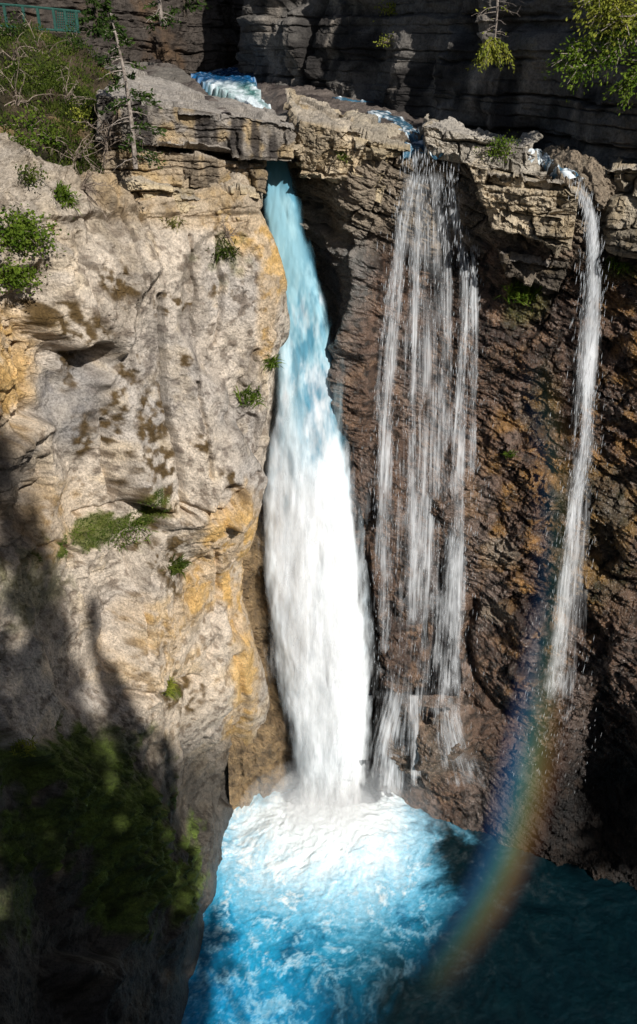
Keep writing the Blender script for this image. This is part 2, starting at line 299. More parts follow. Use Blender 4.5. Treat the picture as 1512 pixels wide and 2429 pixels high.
wet=np.clip(low*.15+sm(2.5,0,G[...,2])*.5,0,1)
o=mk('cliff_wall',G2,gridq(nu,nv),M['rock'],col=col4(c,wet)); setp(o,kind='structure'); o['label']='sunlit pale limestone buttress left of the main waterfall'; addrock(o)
mossidx=np.argwhere((mossm>.4)); MOSSW=mossm; MOSSP=G2; MOSSN=normals(G2); gidx=np.argwhere(gm>.5)
# ---------------------------------------------------------------- RIGHT WALL
def rowB(V,U,Y):
    if not hasattr(V,'__len__'):V=[V]*len(U)
    return [(u,v,y) for u,v,y in zip(U,V,Y)]
B=[rowB([330,330,330,330,330,330,335,345,360,375,385,395,410],[560,640,690,760,830,900,990,1080,1180,1280,1380,1500,1720],[34,34,33.5,33,32.5,31.5,30.5,30,29.7,29.3,28.8,28.3,27]),
   rowB([390,390,390,390,385,365,362,375,400,420,430,420,430],[560,640,690,760,830,900,1000,1100,1200,1300,1400,1512,1720],[33,33,32.4,31.0,29.3,28.8,28.6,28.4,28,27.5,26.9,26.8,25.4]),
   rowB(520,[560,640,705,770,830,900,1000,1100,1200,1300,1400,1512,1720],[33,32.8,31.9,30.4,29,28.8,28.8,28.6,28.1,27.6,27.2,26.8,25.3]),
   rowB(700,[540,640,745,795,828,900,1000,1100,1200,1300,1400,1512,1720],[32,32.5,31.4,30.4,29.1,28.9,29.2,29.0,28.2,27.6,27.3,26.7,25.2]),
   rowB(1000,[540,640,780,806,824,900,1000,1100,1200,1300,1400,1512,1720],[31,31.5,30.8,29.9,28.8,28.5,28.9,28.6,28.0,27.3,26.9,26.3,24.8]),
   rowB(1250,[540,640,780,835,850,930,1010,1105,1205,1305,1405,1515,1720],[28.2,29.2,30.3,29.8,28.9,28.5,28.6,28.2,27.6,26.9,26.4,25.7,24.2]),
   rowB(1500,[540,640,780,850,885,950,1020,1110,1210,1310,1410,1520,1720],[27.6,28.6,30.0,29.7,28.9,28.3,28.2,27.8,27.2,26.4,25.8,25.0,23.5]),
   rowB(1750,[540,650,780,845,890,950,1020,1110,1210,1310,1410,1520,1720],[27.6,28.3,29.8,29.6,28.8,28.1,27.7,27.2,26.5,25.6,24.8,23.8,22]),
   rowB([1900,1900,1900,1900,1910,1925,1940,1975,2015,2050,2080,2120,2200],[545,640,780,845,895,950,1030,1120,1220,1320,1420,1530,1720],[27.8,28.1,29.2,29,28.3,27.7,27.2,26.4,25.5,24.7,24.1,23.2,21.2]),
   rowB([2100,2100,2100,2100,2110,2125,2140,2175,2215,2250,2280,2320,2400],[560,640,780,850,890,950,1030,1120,1220,1320,1420,1530,1720],[27.8,28.1,29,28.6,28,27.4,26.8,26,25,24.2,23.5,22.5,20.5])]
nu,nv=430,800
G=patch(B,nu,nv); N=normals(G); U,V=proj(G)
T=np.array([[1,0,.45],[0,1,0],[-.45,0,1]])
b1,c1,r1=blocks(G,2.4,41,.9,1.7,.1); b2,c2,r2=blocks(G@T,.85,42,1.5,1.7,.3); b3,c3,r3=blocks(G@T,.24,43,1.5)
b1=blur(blur(b1,3),2)
bk,kc=bricks(G@T,.85,1.2,44); bk2,kc2=bricks(G@T,.3,.55,48)
topm=sm(26.2,27.8,G[...,2]+fbm(G,1.5,3,49)); rough=sm(1120,1260,U+120*fbm(G,1.5,3,50))
strip=sm(730,650,U)*sm(1100,1250,V); calm=1-.65*sm(930,880,U)*sm(1250,1400,V)*(1-strip)
rid=-np.abs(fbm(G@T*np.array([.5,.5,1.3]),.5,5,55,.65)); rid2=-np.abs(fbm(G@T*np.array([.4,.4,1.8]),.22,4,57,.6))
d=fbm(G,4.,3,45)*.6+fbm(G,1.3,4,46)*.22+b1*.45+b2*.16*(.3+.7*rough)+b3*.06*(.4+.8*rough)+rid*.26+rid2*.09+fbm(G,.12,3,47)*.03+(bk*.46+bk2*.12)*topm
d+=(bk*.32+bk2*.13)*rough*(1-topm)+(bk*.08+bk2*.05)*(1-rough)*(1-topm)
d+=strip*(-np.abs(fbm(G*np.array([1,1,.3]),.5,4,58))*.5+fbm(G*np.array([1,1,.4]),1.2,3,59)*.4)
d+=.6*ell(U,V,845,880,40,170)
d-=.6*np.exp(-(pline(U,V,[(820,560),(828,700),(815,800)])/10)**2)
d-=.5*np.exp(-(pline(U,V,[(1120,1450),(1100,1520),(1130,1620),(1200,1690)])/12)**2)
d-=.9*ell(U,V,1440,1850,90,170,0)
d+=.5*ell(U,V,1230,1560,110,110)+.8*ell(U,V,1000,1740,120,90)+.4*ell(U,V,1130,1760,90,60)
G2=G+N*(d*calm)[...,None]
v1=fbm(G,2.2,5,51); v2=fbm(G*np.array([1,1,.3]),.9,4,52); v3=fbm(G,.6,5,53); wn=.35*fbm(G,1.2,4,54); v4=fbm(G,.22,4,56)
c=np.broadcast_to(np.array([.155,.095,.065]),G.shape)
c=mix(c,[.05,.034,.028],sm(0,.45,v1)*.85); c=mix(c,[.28,.17,.105],sm(.05,.5,v3)*.8); c=mix(c,[.23,.18,.155],sm(.0,.4,v2)*.6); c=mix(c,[.018,.013,.01],sm(-.02,.35,v4)*.85)
och=np.clip(ell(U,V,1300,1250,150,340,5,wn*1.5)+ell(U,V,1480,1000,100,360,0,wn*1.5)+ell(U,V,1230,1000,70,200,0,wn)*.5,0,1)
c=mix(c,[.36,.185,.05],och*sm(-.1,.4,v3)*.7)
c=mix(c,[.30,.24,.18],np.clip(ell(U,V,1190,1310,40,40,0,wn)+ell(U,V,1170,1460,40,25)+ell(U,V,1000,1750,120,120,0,wn)*.5,0,1)*.8)
c=mix(c,[.24,.235,.22],np.clip(ell(U,V,790,620,90,260,0,wn),0,1)*.65)
c=mix(c,[.085,.09,.02],np.clip(ell(U,V,1240,720,45,70,0,wn*2)+ell(U,V,1470,640,50,20,0,wn*2)+ell(U,V,1430,1250,120,160,0,wn*3)*.35+ell(U,V,1290,950,50,100,0,wn*3)*.3,0,1)*.7)
c=mix(c,[.34,.28,.21],topm*.8)
c=mix(c,np.array([.27,.185,.095])*(1+.9*v3+.6*v4)[...,None],strip*.85)
c=c*(1-.88*sm(1520,1960,V)*sm(1020,1300,U))[...,None]  # shade on the lower right wall painted into its colour
c=c*(1-.6*np.clip(c2*.5*rough+topm*(kc+.5*kc2)+(1-topm)*rough*(kc+.4*kc2),0,1))[...,None]
wet=np.clip(1.-.9*topm+.3*v1-.35*strip-.4*sm(1600,1950,V)*sm(1050,1300,U),0.05,1.)
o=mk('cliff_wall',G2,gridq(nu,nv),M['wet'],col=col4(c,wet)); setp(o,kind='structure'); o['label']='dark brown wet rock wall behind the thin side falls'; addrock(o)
# ---------------------------------------------------------------- BACKGROUND CLIFF
Ub=[-350,0,300,480,585,612,760,900,1100,1300,1512,1800]
Yb=[44,47,50,53,55,47.5,44,41,35,31,27.5,23.5]
Vb=[215,205,200,190,175,195,215,240,290,355,390,430]
rows=[]
base=W(Ub,Vb,Yb)
for dz in (9,5.5,3.2,1.6,.6,-1.0):
    P=base.copy(); P[:,2]+=dz
    lean=np.array([.15*max(dz,0)*(1 if i<5 else .35) for i in range(12)]); P[:,1]+=lean
    rows.append(P)
G=cr(np.array(rows),330); G=np.swapaxes(cr(np.swapaxes(G,0,1),560),0,1); nu,nv=560,330
N=normals(G); U,V=proj(G)
b1,c1,r1=blocks(G,2.4,61,.6,1.8,.1); bk,kc=bricks(G,1.3,1.5,62); bk2,kc2=bricks(G,.42,.7,63)
b1=blur(b1,3); bk=blur(bk,1)
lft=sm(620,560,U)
d=fbm(G,4,3,65)*.9+b1*.75*(1-.5*lft)+bk*.6+bk2*.16-np.abs(fbm(G,.5,4,66))*.22
d-=.8*np.exp(-(pline(U,V,[(760,0),(755,60),(740,190)])/9)**2)
G2=G+N*d[...,None]
v1=fbm(G,2.2,5,67); v2=fbm(G*np.array([1,1,.25]),.9,4,68)
c=np.broadcast_to(np.array([.17,.155,.14]),G.shape); c=mix(c,[.04,.036,.034],sm(-.05,.38,v1)); c=mix(c,[.36,.31,.26],sm(.1,.5,v2)*.7)  # lighter patches paint partly sunlit blocks into the cliff colour
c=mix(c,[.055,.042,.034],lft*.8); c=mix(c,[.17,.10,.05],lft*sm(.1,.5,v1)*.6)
c=c*(.88-.5*np.clip(kc+.5*kc2,0,1))[...,None]
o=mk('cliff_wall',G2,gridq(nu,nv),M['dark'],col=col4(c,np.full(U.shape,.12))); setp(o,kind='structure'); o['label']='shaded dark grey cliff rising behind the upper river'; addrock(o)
# ---------------------------------------------------------------- SHELF (river bed above the falls)
nx,ny=260,240
X,Yg=np.meshgrid(np.linspace(-16,13.5,nx),np.linspace(29.4,54,ny))
def shelfz(X,Y):
    xb=-2.6-(Y-33)*.27
    return 29.9+.07*(Y-28)-.07*np.clip(X,0,None)+.95*sm(xb-.3,xb-1.3,X)*sm(60,40,Y)-.5*sm(2.2,.6,np.abs(X-xb-1.5))
G=np.stack([X,Yg,shelfz(X,Yg)],-1)
b1,c1,r1=blocks(G,1.4,71,1.0); b2,c2,r2=blocks(G,.45,72,1.)
G[...,2]+=b1*.16+b2*.06+fbm(G,.5,3,73)*.06
v1=fbm(G,1.6,4,74); c=np.broadcast_to(np.array([.13,.105,.09]),G.shape); c=mix(c,[.05,.038,.034],sm(-.1,.35,v1)); 
c=mix(c,[.17,.155,.135],sm(-4,-6,X)*.8*sm(.3,-.3,v1))
o=mk('river_bed',G,gridq(nx,ny),M['rock'],col=col4(c,np.clip(.55-.4*sm(-4,-6,X),0,1))); setp(o,kind='structure'); addrock(o)
# ---------------------------------------------------------------- ROCK BLOCKS along the lip
def hexblock(name,front,vl,vr,label,seed,base=(.27,.23,.185),n=(90,46,40),amp=1.,ochre=.3,stain=.5,th=.6,bw=1.2):
    f=np.array([W(*p) for p in front]); vl=np.array(vl,float);vr=np.array(vr,float)
    bk=np.array([f[0]+vl,f[1]+vr,f[2]+vr,f[3]+vl])
    nx,nz,nyy=n; vs=[];qs=[];off=0
    def face(a,b,c_,d_,m,k):
        nonlocal off
        s=np.linspace(0,1,m)[None,:,None];t=np.linspace(0,1,k)[:,None,None]
        g=(a*(1-s)+b*s)*(1-t)+(d_*(1-s)+c_*s)*t
        vs.append(g.reshape(-1,3)); qs.append(gridq(m,k)+off); off+=m*k
    face(f[0],f[1],f[2],f[3],nx,nz); face(bk[0],bk[1],f[1],f[0],nx,nyy); face(f[3],f[2],bk[2],bk[3],nx,nyy)
    face(bk[0],f[0],f[3],bk[3],nyy,nz); face(f[1],bk[1],bk[2],f[2],nyy,nz)
    v=np.concatenate(vs); q=np.concatenate(qs)
    key=np.round(v,4); _,ix,inv=np.unique(key,axis=0,return_index=True,return_inverse=True); inv=inv.ravel(); v=v[ix]; q=inv[q]
    fn=np.cross(v[q[:,2]]-v[q[:,0]],v[q[:,3]]-v[q[:,1]]); ctr=v.mean(0)
    if ((v[q].mean(1)-ctr)*fn).sum()<0: fn=-fn; q=q[:,::-1]
    N=np.zeros_like(v)
    for k in range(4): np.add.at(N,q[:,k],fn)
    N/=np.linalg.norm(N,axis=1,keepdims=True)+1e-9
    side=1-np.abs(N[:,2]); sd=.35+.65*side
    b1,c1,_=blocks(v,1.5,seed,.9,1.9,.0); B1,k1=bricks(v,th,bw,seed+1); B2,k2=bricks(v,th*.4,bw*.5,seed+2); b3,c3,_=blocks(v,.2,seed+3,1.4)
    d=amp*(b1*.36+B1*.55*sd+B2*.14*sd+b3*.05+fbm(v,2.,3,seed+4)*.26-np.abs(fbm(v,.35,4,seed+5))*.14)-.04
    G=v+N*d[:,None]
    v1=fbm(v,1.2,4,seed+6); v2=fbm(v*np.array([1,1,.22]),.5,4,seed+7); v3=fbm(v,.5,3,seed+8)
    c=np.broadcast_to(np.array(base),v.shape); c=mix(c,np.array(base)*.6,sm(-.1,.4,v1)); c=mix(c,[.52,.36,.16],ochre*sm(-.05,.4,v3)*side)
    c=mix(c,[.05,.043,.04],stain*sm(.0,.3,v2)*side); c=mix(c,[.34,.315,.29],.5*sm(.5,.95,N[:,2]))
    c=c*(1-.6*np.clip(k1*.8+k2*.5,0,1)*sd)[:,None]
    o=mk(name,G,q,M['rock'],col=col4(c,np.full(len(v),.05)),origin=G.mean(0)*np.array([1,1,0])+np.array([0,0,G[:,2].min()]))
    setp(o,label,'rock ledge'); addrock(o); return o
hexblock('rock_slab',[(232,222,26.6),(704,296,28.3),(692,380,28.2),(226,332,26.5)],(-.5,7.5,.35),(-1.2,5.2,.1),'long flat grey slab overhanging the slot with dark vertical stains',100,base=(.33,.29,.25),n=(200,54,120),amp=.55,stain=.95,ochre=.55,th=.8,bw=2.6)
hexblock('rock_ledge',[(214,340,26.8),(632,390,28.4),(604,452,28.3),(206,420,26.6)],(0,5,0),(-.6,3.5,0),'stained rock band tucked under the long overhanging slab',120,base=(.46,.36,.25),n=(170,44,50),amp=.7,stain=.6,ochre=.6,th=.7,bw=1.7)
hexblock('rock_ledge',[(238,428,26.4),(602,458,28.0),(590,522,27.9),(234,505,26.2)],(0,4,0),(-.6,3,0),'pale ochre rock band at the top of the left buttress',140,base=(.58,.47,.31),n=(160,44,40),amp=.75,stain=.25,ochre=.8,th=.7,bw=1.4)
hexblock('rock_ledge',[(706,283,28.7),(862,316,28.3),(850,434,28.5),(712,428,29.0)],(-.7,9,.5),(-.5,6,.3),'sunlit blocky tan pillar on the right of the slot',160,base=(.60,.49,.35),n=(90,70,120),amp=.9,stain=.2,ochre=.3,th=1.1,bw=.9)
hexblock('rock_ledge',[(848,328,28.1),(960,348,28.4),(906,485,28.5),(828,472,28.4)],(0,5,.2),(-.2,4,.2),'cracked tan block left of the broken veil of side streams',180,base=(.60,.49,.33),n=(66,76,60),amp=.95,stain=.3,ochre=.3,th=1.0,bw=.9)
hexblock('rock_ledge',[(1002,296,27.9),(1278,352,27.1),(1285,420,26.9),(1012,372,27.7)],(.3,2.4,.15),(.3,2.2,.1),'upper grey rock slab between the two side falls',200,base=(.48,.43,.36),n=(130,46,50),amp=.95,stain=.35,ochre=.2,th=.6,bw=1.2)
hexblock('rock_ledge',[(1110,388,27.2),(1378,448,26.1),(1356,596,26.1),(1162,548,26.9)],(.2,3,.1),(.3,2.6,.1),'big layered rock block overhanging left of the far right fall',220,base=(.54,.45,.33),n=(120,70,50),amp=1.2,stain=.3,ochre=.25,th=.7,bw=1.1)
hexblock('rock_ledge',[(1190,596,27.4),(1352,622,26.9),(1326,694,27.0),(1204,656,27.5)],(0,2,0),(0,2,0),'small dark rock step under the big layered block',240,base=(.2,.165,.13),n=(70,40,30),amp=.8)
hexblock('rock_ledge',[(1450,388,26.3),(1680,402,25.2),(1680,615,25.2),(1458,596,26.3)],(0,3,0),(0,3,0),'grey layered rock block at the right edge beside the thin fall',260,base=(.48,.41,.31),n=(90,76,50),amp=1.,stain=.4,ochre=.3,th=.7,bw=1.1)
# ---------------------------------------------------------------- LEFT HILLSIDE
H=[[( -300,40,33),(0,60,33),(150,110,33),(260,190,32)],[(-300,120,29),(0,140,29.5),(140,180,29),(245,235,28.8)],[(-300,260,25.5),(0,270,26.3),(130,290,27),(240,310,27.4)],
   [(-300,400,22.8),(0,410,23.8),(120,420,25),(235,430,26.4)],[(-300,520,20.5),(0,530,22.1),(110,530,23.6),(220,500,25.6)],[(-300,640,20.2),(0,640,22),(100,620,23.6),(200,580,25.3)]]
G=patch(H,170,260); N=normals(G)
b1,c1,_=blocks(G,1.1,81,1.3); b2,c2,_=blocks(G,.4,82,1.5)
G2=G+N*(fbm(G,2.,4,83)*.6+b1*.28+b2*.12+fbm(G,.3,3,84)*.1)[...,None]
v1=fbm(G,1.2,4,85); c=np.broadcast_to(np.array([.09,.068,.042]),G.shape); c=mix(c,[.03,.027,.015],sm(-.2,.25,v1)); c=mix(c,[.04,.06,.015],sm(.05,.4,fbm(G,.9,4,86))*.8); c=mix(c,[.34,.23,.11],sm(.25,.5,fbm(G,1.5,4,87)+.25*sm(410,470,proj(G)[1]))*.7)
o=mk('hillside',G2,gridq(170,260),M['rock'],col=col4(c,np.zeros(v1.shape))); setp(o,kind='structure'); addrock(o)
HILLP,HILLN=G2,N
# ---------------------------------------------------------------- ray placement on the rock
vv=[];qq=[];off=0
for o in ROCKS:
    n=len(o.data.vertices); a=np.empty(n*3,np.float32); o.data.vertices.foreach_get('co',a); a=a.reshape(-1,3)+np.array(o.location)
    k=len(o.data.loops); b=np.empty(k,np.int32); o.data.loops.foreach_get('vertex_index',b)
    vv.append(a); qq.append(b.reshape(-1,4)+off); off+=n
bvh=BVHTree.FromPolygons(np.concatenate(vv).tolist(),np.concatenate(qq).tolist())
def hit(U,V):
    d=W(U,V,10.)-CAM; d/=np.linalg.norm(d)
    r=bvh.ray_cast(Vector(CAM),Vector(d))
    if r[0] is None: return None,None
    n=np.array(r[1]); 
    if n@d>0:n=-n
    return np.array(r[0]),n
# ---------------------------------------------------------------- POOL
nx,ny=560,520
X,Yg=np.meshgrid(np.linspace(-11,22,nx),np.linspace(8,32,ny)); Z=np.zeros_like(X)
G=np.stack([X,Yg,Z],-1); U,V=proj(G)
imp=np.array([.6,27.6]); dist=np.hypot((X-imp[0])*.85,(Yg-imp[1])*.9)
w=np.stack([fbm(G,2.2,4,301),fbm(G,2.2,4,302),Z],-1)*1.1
f1=fbm(G+w,2.4,6,303,.62); f2=fbm(G+w*.8,.8,6,304,.72); f3=fbm(G+w*.4,.25,5,307,.78); f4=fbm(G,4.5,3,309)
rid=1-np.abs(fbm(G+w,1.5,6,305,.72))*4.; rid2=1-np.abs(fbm(G+w*.7,.5,5,308,.74))*4.
core=sm(6.8,.6,dist+f1*2.+f2*2.+f3*1.8)
lace=np.clip(sm(.1,1.05,rid)*.65+sm(.2,1.05,rid2)*.45,0,1)*sm(-.15,.4,f2+.7*f3+.7*f4)
foam=np.clip(core+lace*sm(15,4.,dist+f1*3)*.7+.35*sm(10,3,dist)*sm(-.15,.35,f3+.5*f2),0,1)
c=np.broadcast_to(np.array([.005,.205,.46]),G.shape)
c=mix(c,[.02,.43,.69],sm(11,3.,dist+f1*3)); c=mix(c,[.003,.09,.19],sm(-.05,.35,f1+.5*f2)*.65)
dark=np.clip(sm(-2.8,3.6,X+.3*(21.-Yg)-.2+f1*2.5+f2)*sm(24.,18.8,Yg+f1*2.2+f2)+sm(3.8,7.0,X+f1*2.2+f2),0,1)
c=mix(c,np.array([.001,.008,.010])*(1+.9*f2)[...,None],dark*.99)  # shadowed right side of the pool painted as dark water colour
c=mix(c,[.08,.56,.84],sm(.05,.4,foam)*(1-dark)*.55)
c=mix(c,[.87,.96,.99],foam**1.4*(1-.95*dark)*sm(17,5,dist))
G[...,2]=f1*.12+f2*.06+.8*sm(4.5,0.3,dist)+sm(5,1,dist)*f2*.2
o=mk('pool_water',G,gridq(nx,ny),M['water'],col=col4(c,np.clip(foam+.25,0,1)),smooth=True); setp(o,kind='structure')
# ---------------------------------------------------------------- MAIN WATERFALL
rows=[(360,628,672,30.3),(400,628,690,30.2),(450,622,698,30.1),(500,625,710,30.0),(600,648,742,29.7),(700,655,768,29.5),(800,660,788,29.3),(900,662,803,29.1),(1000,655,817,28.9),(1100,634,832,28.8),(1200,626,846,28.7),(1350,636,864,28.5),(1500,650,880,28.4),(1600,668,884,28.4),(1700,685,882,28.3),(1800,696,874,28.2),(1880,690,880,28.1),(1960,660,920,27.9)]
R=np.array(rows,float)
def fallsheet(R,nu,nv,wide,fwd,bul,seed,amp):
    vs=np.linspace(R[0,0],R[-1,0],nv); L=np.interp(vs,R[:,0],R[:,1]);Rr=np.interp(vs,R[:,0],R[:,2]);Y=np.interp(vs,R[:,0],R[:,3])
    k=20; sp=lambda a: np.convolve(np.pad(a,k,mode='edge'),np.ones(2*k+1)/(2*k+1),'valid')
    L,Rr,Y=sp(L),sp(Rr),sp(Y)
    u=np.linspace(-1,1,nu); mid=(L+Rr)/2; hf=(Rr-L)/2*wide
    P=W(mid[:,None]+hf[:,None]*u[None],np.broadcast_to(vs[:,None],(nv,nu)),np.broadcast_to(Y[:,None],(nv,nu)))
    hw=(P[:,-1,0]-P[:,0,0])/2
    P[...,1]-=fwd+bul*hw[:,None]*np.sqrt(np.clip(1-u**2,0,1))[None]
    q=P*np.array([1,1,.3]); P[...,1]-=amp*fbm(q,.9,4,seed); P[...,0]+=amp*.6*fbm(q,.7,4,seed+3)
    return P,u,vs
t=empty('waterfall',W(780,1900,28.1),'tall main waterfall plunging from the rock slot, turquoise above and white below','waterfall')
P,u,vs=fallsheet(R,120,540,1.12,0,.35,401,.25)
Vg=vs[:,None]+0*u[None]; Ug=u[None]+0*Vg
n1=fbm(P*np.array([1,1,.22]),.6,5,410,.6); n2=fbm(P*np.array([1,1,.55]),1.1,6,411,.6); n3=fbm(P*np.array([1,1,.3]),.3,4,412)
wt=sm(760,1150,Vg+(-Ug)*90+n1*420+n2*330)  # painted shade boundary: teal above, sunlit white below
c=np.broadcast_to(np.array([.11,.31,.43]),P.shape); c=mix(c,[.40,.66,.76],sm(-.1,.35,n1+.4*n3)*.8); c=mix(c,[.03,.14,.23],sm(.0,.4,n2)*.8*sm(500,700,Vg));  # teal of the upper fall has the slot's shade painted in
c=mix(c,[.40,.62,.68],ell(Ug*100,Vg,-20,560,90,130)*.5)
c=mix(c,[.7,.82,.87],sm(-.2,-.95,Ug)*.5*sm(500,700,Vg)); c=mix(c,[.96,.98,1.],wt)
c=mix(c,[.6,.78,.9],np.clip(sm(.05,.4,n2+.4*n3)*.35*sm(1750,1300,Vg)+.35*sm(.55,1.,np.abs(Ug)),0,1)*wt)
a=.95*sm(0,.5,1-np.abs(Ug)+.18*n1)-.85*sm(1720,1940,Vg+120*n1)
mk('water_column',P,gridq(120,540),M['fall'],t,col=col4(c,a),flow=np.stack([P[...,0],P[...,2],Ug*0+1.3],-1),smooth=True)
for k,(wd,fw,sd) in enumerate([(1.2,.3,430),(1.45,.55,450)]):
    P,u,vs=fallsheet(R[4:],90,420,wd,fw,.5,sd,.3)
    Vg=vs[:,None]+0*u[None]; Ug=u[None]+0*Vg; n1=fbm(P*np.array([1,1,.4]),1.0,4,sd+9)
    a=(.62-.17*k)*sm(0,.85,1-np.abs(Ug))*sm(620,1150,Vg+250*n1)*(1-.7*sm(1760,1950,Vg))+.25*n1
    a*=sm(0,.15,1-np.abs(Ug))
    c=mix(np.broadcast_to(np.array([.5,.7,.78]),P.shape),[.96,.98,1.],sm(850,1150,Vg))  # upper veil tinted with the same painted shade
    mk('spray_veil',P,gridq(90,420),M['veil'],t,col=col4(c,a),flow=np.stack([P[...,0],P[...,2],Ug*0+5.1*k],-1),smooth=True)
# ---------------------------------------------------------------- SIDE FALLS
def strand(parent,pts,seed,cover=.55,fade=(.0,.05,.3,1.),name='water_strand',off=.22,drops=0,endf=.3,db=None):
    p=np.array(pts,float); n=max(30,int((p[-1,1]-p[0,1])/4)); vs=np.linspace(p[0,1],p[-1,1],n)
    uc=np.interp(vs,p[:,1],p[:,0]); wd=np.interp(vs,p[:,1],p[:,2])
    ys=[]
    for a,b in zip(uc,vs):
        h,_=hit(a,b); ys.append(h[1] if h is not None else (ys[-1] if ys else 28))
    ys=np.array(ys); k=14
    pad=np.pad(ys,k,mode='edge'); ysm=np.array([np.percentile(pad[i:i+2*k+1],12) for i in range(n)])
    sp=lambda a: np.convolve(np.pad(a,k,mode='edge'),np.ones(2*k+1)/(2*k+1),'valid')
    ysm=sp(sp(ysm))-off; uc=sp(uc)
    m=max(14,int(wd.max()/5)); u=np.linspace(-1,1,m)
    P=W(uc[:,None]+wd[:,None]*.5*u[None],np.broadcast_to(vs[:,None],(n,m)),np.broadcast_to(ysm[:,None],(n,m)))
    P[...,1]-=.12*fbm(P*np.array([1,1,.2]),.5,3,seed+1)
    tt=np.linspace(0,1,n)[:,None]; Ug=u[None]+0*tt
    a=cover*sm(0,.9,1-np.abs(Ug))*sm(fade[0],fade[1],tt)*(1-endf*sm(fade[2],fade[3],tt))*sm(1.,.78,tt+.14*fbm(P,.4,3,seed+7))+(.27*fbm(P*np.array([1,1,.24]),.5,4,seed+4,.6))*sm(0,.2,1-np.abs(Ug))*sm(1.,.85,tt)
    c=np.broadcast_to(np.array([.90,.92,.95]),P.shape)
    mk(name,P,gridq(m,n),M['strand'],parent,col=col4(c,a),flow=np.stack([Ug*wd.mean()*.5/75,P[...,2],Ug*0+seed*1.7],-1),smooth=True)
    if drops and db is not None:
        i=(n*RNG.random(drops)**1.3).astype(int); uu=RNG.normal(size=drops)*.55; sq=np.interp(i,[0,n],[.7,1.3])
        q=W(uc[i]+wd[i]*.5*uu*sq,vs[i],ysm[i]-.1-.25*np.abs(RNG.normal(size=drops)))
        L=.05+.14*RNG.random((drops,1)); wz=.003+.004*RNG.random((drops,1)); dx=np.array([1,.2,0.]); dzv=np.array([0,0,1.])
        db.add(np.stack([q-dx*wz,q-dzv*L,q+dx*wz,q+dzv*L],1),np.arange(drops*4).reshape(-1,4))
b,_=hit(1040,1700); db=MB()
t=empty('waterfall',b,'broken veil of thin side streams dropping over the tan ledge beside the main waterfall','waterfall')
for i,(pts,cv,dn) in enumerate([([(990,364,80),(970,450,66),(950,600,60),(932,800,66),(920,1000,74),(912,1200,84),(905,1450,104),(890,1800,150)],.55,400),
  ([(998,370,44),(990,550,38),(984,800,34),(978,1000,42),(978,1200,50),(985,1520,66)],.55,160),
  ([(1070,395,60),(1085,560,64),(1108,640,56),(1100,900,66),(1088,1100,76),(1088,1300,84),(1076,1500,96),(1056,1800,130)],.54,400),
  ([(1030,380,60),(1050,520,66),(1062,620,56),(1062,900,66),(1058,1220,80)],.47,120),
  ([(1124,585,34),(1126,700,34),(1124,900,48),(1118,1220,60)],.51,120),
  ([(955,480,46),(925,700,54),(905,900,58),(895,1250,74)],.49,120),
  ([(1000,366,120),(1020,460,200),(1022,800,280),(1015,1200,290),(990,1650,270)],.44,500),
  ([(1000,1150,230),(985,1500,250),(950,1900,300)],.46,150),([(1080,1250,100),(1072,1500,140),(1060,1820,210)],.47,150)]):
    strand(t,pts,500+i*7,cv,drops=dn,db=db,endf=.2)
for i,(pts,cv) in enumerate([([(960,1630,120),(930,1740,150),(915,1930,220)],.55),([(1060,1680,90),(1080,1780,160),(1120,1900,230)],.48),([(985,1640,60),(985,1740,50),(990,1900,80)],.57)]):
    strand(t,pts,560+7*i,cv,name='splash_trickle',off=.1,endf=.1)
o=db.build('water_drops',M['drop'],t); o['kind']='stuff'
b,_=hit(1330,1700); db=MB()
t=empty('waterfall',b,'thin white fall at far right dropping past the layered rock block','waterfall')
for i,(pts,cv,dn,ef,fd) in enumerate([([(1360,420,76),(1392,466,70),(1410,560,62),(1412,700,68),(1402,850,72),(1394,1000,68),(1380,1120,70),(1354,1300,80),(1332,1500,96),(1296,1830,130)],.62,400,.27,(0,.03,.3,.55)),
  ([(1398,470,46),(1414,600,52),(1404,800,56),(1394,980,50),(1385,1160,56)],.58,250,.3,(0,.05,.3,1.)),([(1404,600,90),(1388,950,120),(1366,1250,136),(1335,1600,160),(1296,1880,210)],.44,400,.05,(0,.05,.3,1.)),
  ([(1376,1130,40),(1348,1300,46),(1325,1500,60),(1300,1780,90)],.48,150,.2,(0,.15,.3,1.))]):
    strand(t,pts,600+i*7,cv,drops=dn,db=db,endf=ef,fade=fd)
o=db.build('water_drops',M['drop'],t); o['kind']='stuff'
# ---------------------------------------------------------------- RIVER + STREAMS ON THE SHELF
Rv=[[(452,178,52),(530,166,53),(606,154,54)],[(462,190,48),(540,186,48),(608,180,48)],[(490,204,44),(552,202,44),(612,194,44)],[(520,216,39),(576,222,39),(620,218,39)],[(562,240,35.5),(604,244,35.5),(632,240,35.5)],[(604,266,33.4),(630,268,33.4),(654,266,33.4)],[(625,330,31.6),(655,330,31.4),(680,330,31.3)],[(630,400,30.7),(655,400,30.5),(684,400,30.4)]]
G=patch(Rv,90,240); U,V=proj(G); n1=fbm(G*np.array([1.8,.22,1]),.4,4,321,.58); n2=fbm(G*np.array([1,.35,1]),.25,4,322,.6); n0=fbm(G,.8,3,323)
tt=np.linspace(0,1,240)[:,None]; ss=np.linspace(-1,1,90)[None]
G[...,2]+=n1*.08+n2*.03+.08-.8*sm(.3,0,1-np.abs(ss)+.5*n0)*sm(300,270,V)
c=np.broadcast_to(np.array([.012,.10,.25]),G.shape); c=mix(c,[.09,.27,.25],sm(190,215,V)); c=c*(1+.7*n2)[...,None]
chute=sm(.8,.0,np.abs(ss+.35+.35*n1+.3*n0))*sm(190,206,V)+sm(.45,1.,ss+.5*n1)*sm(200,218,V)+.7*sm(222,258,V)
